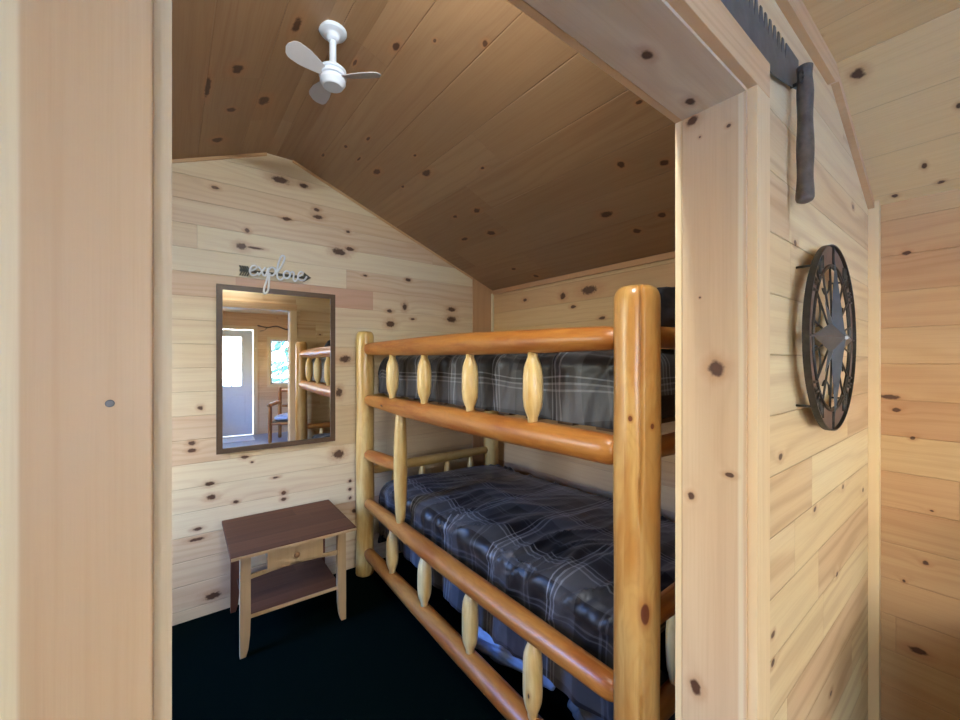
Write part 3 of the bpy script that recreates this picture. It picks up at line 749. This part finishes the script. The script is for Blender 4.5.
# ------------------------------------------------------------------ explore sign
sg = empty('wall_sign', (.519, YB - .02, 1.96))
tag(sg, 'white script sign reading explore over a grey wooden arrow, above the mirror', 'sign')
def SR(x, z, y=0.): return (x - .519, y, z - 1.96)
bm = bmesh.new()
for st in STROKES: tube(bm, spline([SR(x, z, -.014) for x, z in st], 7), .0058, 8)
obj('lettering', bm, M['letters'], sg)
bm = bmesh.new(); box(bm, -.20, .175, 0., .012, 1.988 - 1.96, 2.003 - 1.96)
obj('arrow_shaft', bm, M['sign'], sg)
bm = prism(bmesh.new(), [(SR(.678, 2.027)[0], 2.027 - 1.96), (SR(.7224, 1.997)[0], 1.997 - 1.96), (SR(.678, 1.967)[0], 1.967 - 1.96)], 'y', -.002, .013)
obj('arrow_head', bm, M['sign'], sg)
for k in range(4):
    x = -.203 + k * .0125; w = .008; zc_ = 1.9935 - 1.96
    bm = prism(bmesh.new(), [(x, zc_ + .029), (x + w, zc_ + .029), (x + w + .014, zc_), (x + w, zc_ - .029), (x, zc_ - .029), (x + .014, zc_)], 'y', -.001, .013)
    obj('feather', bm, M['sign'], sg)

# ------------------------------------------------------------------ ceiling fan
fx_, fy_ = .497, 1.585
fn = empty('ceiling_fan', (fx_, fy_, ZR))
tag(fn, 'small white three-blade ceiling fan hanging from the ridge of the ceiling', 'ceiling fan')
obj('canopy', lathe(bmesh.new(), [(.018, -.040), (.024, -.034), (.026, -.022), (.030, -.018), (.048, -.012), (.052, -.006), (.052, 0.)]), M['fan'], fn)
obj('downrod', lathe(bmesh.new(), [(.013, -.150), (.013, -.030)], seg=20), M['fan'], fn)
mo = obj('motor_housing', lathe(bmesh.new(), [(.034, -.220), (.038, -.217), (.048, -.200), (.048, -.192), (.043, -.190), (.043, -.184), (.051, -.182), (.051, -.172), (.045, -.170), (.045, -.164), (.050, -.162), (.050, -.154), (.036, -.142), (.014, -.138)]), M['fan'], fn)
for k, a in enumerate((200., 318., 95.)):
    bm = bmesh.new(); a = math.radians(a)
    out_ = []
    for i in range(15):
        t = i / 14; r = .040 + .150 * t
        w = .016 + .020 * min(t / .55, 1) ** .8
        if t > .78: w *= math.sqrt(max(1 - ((t - .78) / .225) ** 2, 0.0))
        out_.append((r, w))
    L1 = [(r, w) for r, w in out_]; L2 = [(r, -w) for r, w in reversed(out_)]
    poly = L1 + L2
    prism(bm, poly, 'z', -.0015, .0015)
    pitch = math.radians(21)
    mat4 = Matrix.Translation((0, 0, -.180)) @ Matrix.Rotation(a, 4, 'Z') @ Matrix.Rotation(pitch, 4, 'X')
    bmesh.ops.transform(bm, matrix=mat4, verts=bm.verts)
    obj('blade', bm, M['fanblade'], fn)

# ------------------------------------------------------------------ crosscut saw above the doorway
sw = empty('crosscut_saw', (.62, .315, 2.109))
tag(sw, 'old crosscut saw with a dark wooden handle, resting on the doorway casing', 'saw')
def W_(x, z): return (x - .62, z - 2.109)
bm = bmesh.new()
xa, xb_ = -.02, 1.262
bot = [(xa, 2.146), (.14, 2.1095), (1.085, 2.1095), (1.165, 2.125), (1.258, 2.148)]
def ztop(x): return 2.222 + .008 * (x - .6)
top = [(1.268, 2.168), (1.272, ztop(1.27))]
x = 1.272 - .095
pitch_ = .0285
top.append((x, ztop(x)))
while x > .10:
    top += [(x - .0075, ztop(x) - .040), (x - .0095, ztop(x) - .040)]
    top.append((x - .018, ztop(x) + .000))
    top.append((x - pitch_, ztop(x)))
    x -= pitch_
top += [(xa - .01, ztop(x)), (xa - .01, 2.168)]
prism(bm, [W_(*p) for p in bot + top], 'y', -.0012, .0012)
obj('saw_blade', bm, M['steel'], sw)
def saw_handle(x, seed):
    P = [(x, -.024, 1.846), (x + .002, -.024, 1.89), (x - .002, -.025, 1.96), (x + .001, -.024, 2.04), (x - .002, -.025, 2.11), (x, -.024, 2.155), (x, -.024, 2.180)]
    pts = [(p[0] - .62, p[1], p[2] - 2.109) for p in P]
    sp = spline(pts, 6); n_ = len(sp); rr = []
    for i in range(n_):
        t = i / (n_ - 1)
        rr.append(.0178 * (1 + .06 * math.sin(t * 21 + seed)) * (1 - .12 * t))
    rr[0] *= .5; rr[1] *= .9; rr[-1] *= .8
    bm = bmesh.new(); tube(bm, sp, rr, 22, .06, seed)
    h = obj('handle', bm, M['grip'], sw)
    bm = bmesh.new()
    tube(bm, [(x - .62, -.030, .035), (x - .62, .004, .035)], .0045, 10)
    ring = [(x - .62 - .022 + .011 * math.cos(a), -.022, .038 + .013 * math.sin(a)) for a in [2 * PI * i / 14 for i in range(14)]]
    tube(bm, ring, .0038, 8, closed=True)
    tube(bm, [(x - .62 - .03, -.022, .038), (x - .62 + .012, -.026, .040)], .004, 8)
    obj('wing_bolt', bm, M['black'], h)
    return h
saw_handle(1.228, 0.); saw_handle(0.0, 2.)

# ------------------------------------------------------------------ metal wheel with compass star
wc = (1.476, YP0, 1.5215)
wh = empty('compass_wheel_wall_art', wc)
tag(wh, 'round black metal wheel wall art with a raised compass star, right of the doorway', 'wall decor')
R0 = .259
def ringp(r, y, n=96): return [(r * math.cos(2 * PI * i / n), y, r * math.sin(2 * PI * i / n)) for i in range(n)]
def band(bm, r, y0, y1, th, n=96):
    rs = []
    for (rr, yy) in ((r, y0), (r, y1), (r - th, y1), (r - th, y0)):
        rs.append([bm.verts.new(p) for p in ringp(rr, yy, n)])
    for a in range(4):
        A, B = rs[a], rs[(a + 1) % 4]
        for i in range(n):
            f = bm.faces.new((A[i], A[(i + 1) % n], B[(i + 1) % n], B[i])); f.smooth = False
bm = bmesh.new(); band(bm, R0, -.046, -.031, .003)
obj('outer_hoop', bm, M['black'], wh)
bm = bmesh.new(); tube(bm, ringp(R0 - .056, -.040, 72), .0035, 8, closed=True); tube(bm, ringp(R0 - .062, -.038, 72), .003, 8, closed=True)
obj('inner_hoop', bm, M['black'], wh)
bm = bmesh.new(); band(bm, R0 - .004, -.038, -.036, .050)
rp = obj('ring_plate', bm, M['rust'], wh)
for k in range(8):
    a = PI / 4 * k
    d = Vector((math.cos(a), 0, math.sin(a)))
    bm = bmesh.new(); tube(bm, [d * (R0 - .055) + Vector((0, -.040, 0)), d * (R0 - .004) + Vector((0, -.040, 0))], .003, 8)
    obj('ring_bar', bm, M['black'], rp)
for k in range(4):                     # dark cut-out ornaments between the bars
    for s in (-1, 1):
        for e in (0, 1, 2):
            a = PI / 2 * k + PI / 4 + s * (.11 + .07 * e)
            r = R0 - .03 + (.008 if e == 1 else 0)
            c = Vector((r * math.cos(a), -.040, r * math.sin(a)))
            t = Vector((math.cos(a + .5 * s), 0, math.sin(a + .5 * s))) * .017
            bm = bmesh.new(); tube(bm, [c - t, c + t], .0042, 6); obj('ornament', bm, M['black'], rp)
for k in range(16):
    a = PI / 8 * k + PI / 16
    d = Vector((math.cos(a), 0, math.sin(a)))
    bm = bmesh.new(); tube(bm, [d * .02 + Vector((0, -.038, 0)), d * (R0 - .058) + Vector((0, -.040, 0))], .0026, 8)
    obj('spoke', bm, M['black'], wh)
for k in range(8):
    a = PI / 4 * k + PI / 8
    c = Vector((math.cos(a), 0, math.sin(a))) * .135; bm = bmesh.new()
    e = Vector((-math.sin(a), 0, math.cos(a)))
    tube(bm, spline([c - e * .038 + Vector((0, -.036, 0)) + c * .16, c - e * .02 + Vector((0, -.036, 0)), c + e * .02 + Vector((0, -.036, 0)), c + e * .038 + Vector((0, -.036, 0)) + c * .16], 5), .0024, 8)
    obj('scroll', bm, M['black'], wh)
def star(bm, reach, waist, a0, yf, yb):
    ctr = bm.verts.new((0, yf, 0)); bk = bm.verts.new((0, yb, 0)); V = []
    for i in range(8):
        a = a0 + PI / 4 * i; r = reach if i % 2 == 0 else waist
        V.append(bm.verts.new((r * math.cos(a), yb, r * math.sin(a))))
    for i in range(8):
        bm.faces.new((ctr, V[i], V[(i + 1) % 8])); bm.faces.new((bk, V[(i + 1) % 8], V[i]))
bm = bmesh.new(); star(bm, .140, .040, PI / 4, -.050, -.041); obj('small_star', bm, M['bluesteel'], wh)
bm = bmesh.new(); star(bm, .222, .058, 0, -.066, -.043); st_ = obj('large_star', bm, M['bluesteel'], wh)
bm = bmesh.new(); bmesh.ops.create_icosphere(bm, subdivisions=2, radius=.005, matrix=Matrix.Translation((0, -.067, 0)))
obj('centre_rivet', bm, M['fan'], st_)
for a in (PI / 4, 3 * PI / 4, 5 * PI / 4, 7 * PI / 4):
    bm = bmesh.new(); tube(bm, [(R0 * .985 * math.cos(a), -.033, R0 * .985 * math.sin(a)), (R0 * .985 * math.cos(a), 0, R0 * .985 * math.sin(a))], .003, 8)
    obj('standoff_pin', bm, M['black'], wh)

# ------------------------------------------------------------------ seen in the mirror: front room
ac = empty('log_armchair', (1.47, -2.45, 0), math.radians(205))
tag(ac, 'log armchair with a blue and white cushion beside the entrance window, seen in the mirror', 'chair')
for sx in (-1, 1):
    for sy, hh in ((-1, .66), (1, .95)):
        obj('leg', log_bm((sx * .30, sy * .26, 0), (sx * .30, sy * .26, hh), .030, .034, .030, n=10, seg=16, seed=sx + sy), M['orange'], ac)
    obj('armrest', log_bm((sx * .30, -.34, .67), (sx * .30, .28, .68), .034, .036, .030, n=10, seg=16, seed=sx), M['orange'], ac)
for y, z in ((-.26, .34), (.26, .34), (.26, .60), (.26, .88)):
    obj('stretcher', log_bm((-.28, y, z), (.28, y, z), .024, .028, .024, n=10, seg=16, seed=z), M['orange'], ac)
obj('seat', boxes((-.29, .29, -.27, .27, .355, .372)), M['deck'], ac)
for nm, dims, loc, rx, sd in (('cushion', (.27, .27, .055), (0, -.01, .373), 0, 2.),):
    blob(nm, dims, 'cushion', loc, 0, sd, .05, 'blue and white seat cushion lying on the log armchair, seen in the mirror', 'cushion', None)
cu = bpy.data.objects['cushion']; cu.location = Vector(ac.location) + Vector((0, 0, .373)); cu.rotation_euler = (0, 0, ac.rotation_euler.z)
mt = obj('door_mat', boxes((-.40, .40, -.22, .22, 0, .012), bev=.003), M['white'], None, (.50, -3.02, 0.))
tag(mt, 'pale mat on the grey floor inside the entrance door, seen in the mirror', 'mat')
bm = bmesh.new()
tube(bm, spline([(-.42, 0, .05), (-.25, -.01, .02), (-.08, -.01, .05), (.1, -.01, -.01), (.28, -.01, .0), (.45, 0, -.05)], 6), [.012] * 31, 8, .3)
tube(bm, spline([(.1, -.01, -.01), (.18, -.02, .05), (.3, -.01, .08)], 6), .007, 8)
tube(bm, spline([(-.25, -.01, .02), (-.3, -.02, -.04), (-.38, -.01, -.06)], 6), .007, 8)
br = obj('driftwood_branch', bm, M['grip'], None, (1.42, YF + .014, 2.09))
tag(br, 'twisted dark branch fixed on the wall above the entrance window, seen in the mirror', 'branch')

# couch added along the right wall, unseen, to shade the lower corner
sf = empty('shade_sofa', (1.84, -.86, 0)); tag(sf, 'brown upholstered couch added just outside the view to shade the lower right corner', 'shade_sofa')
M['shade_sofa'] = plain('brown_upholstery', lin(74, 52, 38), .85, 0, .25, 18., .2)
obj('shade_sofa_base', boxes((-.40, .40, -.78, .78, .08, .30), bev=.03), M['shade_sofa'], sf)
obj('backrest', boxes((.20, .41, -.78, .78, .29, .92), bev=.06), M['shade_sofa'], sf)
for y in (-.70, .70): obj('armrest', boxes((-.40, .22, y - .09, y + .09, .29, .62), bev=.05), M['shade_sofa'], sf)
for y in (-.31, .31): obj('seat_cushion', boxes((-.40, .20, y - .295, y + .295, .295, .44), bev=.04), M['shade_sofa'], sf)
for x in (-.36, .36):
    for y in (-.72, .72): obj('foot', boxes((x - .03, x + .03, y - .03, y + .03, 0, .085)), M['shade_brown'], sf)

# outdoors
struct('floor.002', boxes((-30, 30, -40, YF - T - .001, -.45, -.35)), M['ground'])
struct('floor.003', boxes((-30, XL - T - .001, YF - T, 30, -.45, -.35)), M['lawn'])
def conifer(x, y, h, w, seed, label):
    r = empty('conifer_tree', (x, y, -.35)); tag(r, label, 'tree', None)
    bm = bmesh.new(); tube(bm, [(0, 0, 0), (0, 0, h * .9)], [w * .09, .03], 10); obj('trunk', bm, M['bark'], r)
    bm = bmesh.new(); rnd = random.Random(seed)
    for k in range(420):
        t = rnd.random() ** .8; z = h * (.12 + .88 * t); rad = w * (1 - t) * (.55 + .45 * rnd.random()) + .05
        a = rnd.random() * 2 * PI; L_ = .30 * w * (1.15 - t)
        c = Vector((rad * math.cos(a), rad * math.sin(a), z)); d = Vector((math.cos(a), math.sin(a), -.35)).normalized()
        s = d.cross(Vector((0, 0, 1))).normalized() * L_ * .45
        v = [bm.verts.new(c - d * L_), bm.verts.new(c + s + Vector((0, 0, .03))), bm.verts.new(c + d * L_ * .9 - Vector((0, 0, .08))), bm.verts.new(c - s), bm.verts.new(c + Vector((0, 0, L_ * .3)))]
        for i in range(4): bm.faces.new((v[i], v[(i + 1) % 4], v[4]))
        bm.faces.new((v[3], v[2], v[1], v[0]))
    obj('foliage', bm, M['leaf'], r)
conifer(2.9, -9.8, 6.2, 1.2, 1, 'green conifer outside, seen through the right entrance window in the mirror')
conifer(-.2, -9.0, 5.4, .9, 2, 'green conifer outside, seen through the door window in the mirror')

# ------------------------------------------------------------------ light
w = bpy.data.worlds.new('sky'); sc.world = w; w.use_nodes = True
bg = w.node_tree.nodes['Background']; wn = N(w.node_tree)
wd = wn.sep(w.node_tree.nodes.new('ShaderNodeTexCoord').outputs['Generated'])
front = wn.range(wd[1], -.75, -.35, 1., 0., smooth=True)
neut = wn.range(wd[1], -.42, -.12, 1., 0., smooth=True)      # open bright sky on the entrance side
side = wn.mix(wn.range(wd[2], .05, .35, smooth=True), SIDELO, wn.mix(neut, SIDEHI, (.36, .40, .42)))   # woods low, blue sky above
w.node_tree.links.new(wn.mix(front, side, wn.mix(wn.range(wd[2], .05, .5), SKYLO, SKYHI)), bg.inputs[0])
w.node_tree.links.new(wn.m('MULTIPLY_ADD', front, SKYF - SKY, SKY), bg.inputs[1])
def portal(loc, rot, sx, sy):
    l = bpy.data.lights.new('window_portal', 'AREA'); l.shape = 'RECTANGLE'; l.size = sx; l.size_y = sy
    l.cycles.is_portal = True
    o = bpy.data.objects.new('window_portal', l); C.objects.link(o); o.location = loc; o.rotation_euler = rot
for nm, (ax, a0, a1, z0, z1) in list(WIN.items()) + [('d', ('y', .22, .73, .96, 1.90))]:
    if ax == 'y': portal(((a0 + a1) / 2, YF - .09, (z0 + z1) / 2), (PI / 2, 0, PI), a1 - a0, z1 - z0)
    else: portal((XL - .09, (a0 + a1) / 2, (z0 + z1) / 2), (PI / 2, 0, -PI / 2), a1 - a0, z1 - z0)
# unseen ceiling lamp added to the front room, switched off
lp = empty('added_ceiling_lamp', (.50, -1.35, ZF)); tag(lp, 'added round white ceiling lamp, unseen and switched off, in the front room', 'lamp')
obj('added_lamp_base', lathe(bmesh.new(), [(.12, -.02), (.14, -.015), (.14, 0)]), M['white'], lp)
gm, gnt, gb, gout = new_mat('added_lamp_glow'); gb.inputs['Emission Color'].default_value = (1, .90, .78, 1); gb.inputs['Emission Strength'].default_value = ADDED_LAMP
obj('added_lamp_shade', lathe(bmesh.new(), [(.02, -.09), (.07, -.082), (.11, -.06), (.13, -.02)]), gm, lp)

# fill light added to the bunk room as an unseen lamp above the doorway
wl = empty('fill_wall_lamp', (.36, YP1, 2.47)); tag(wl, 'added long white fill lamp, unseen, on the bunk room side above the doorway', 'lamp')
obj('added_lamp_base', boxes((-.16, .16, 0, .018, -.05, .05), bev=.004), M['white'], wl)
gm2, _, gb2, _ = new_mat('fill_lamp_glow'); gb2.inputs['Emission Color'].default_value = (.86, .97, 1, 1); gb2.inputs['Emission Strength'].default_value = FILL_LAMP
bm = bmesh.new(); tube(bm, [(-.145, .045, 0), (-.14, .045, 0), (.14, .045, 0), (.145, .045, 0)], [.012, .026, .026, .012], 20)
obj('added_lamp_shade', bm, gm2, wl)

# ------------------------------------------------------------------ camera
cam = bpy.data.cameras.new('camera'); co = bpy.data.objects.new('camera', cam); C.objects.link(co)
cam.sensor_fit = 'HORIZONTAL'; cam.sensor_width = 36.; cam.lens = 36. * 400. / 960.; cam.clip_start = .01; cam.clip_end = 200
co.location = (0, 0, 1.46); co.rotation_euler = (PI / 2, 0, -math.atan2(.610, .792))
sc.camera = co
sc.view_settings.view_transform = 'Standard'; sc.view_settings.look = 'None'; sc.view_settings.gamma = 1.
sc.view_settings.use_curve_mapping = False
sc.view_settings.exposure = EXPO
sc.cycles.use_denoising = True
sc.cycles.max_bounces = 10; sc.cycles.diffuse_bounces = 6; sc.cycles.sample_clamp_indirect = 8.
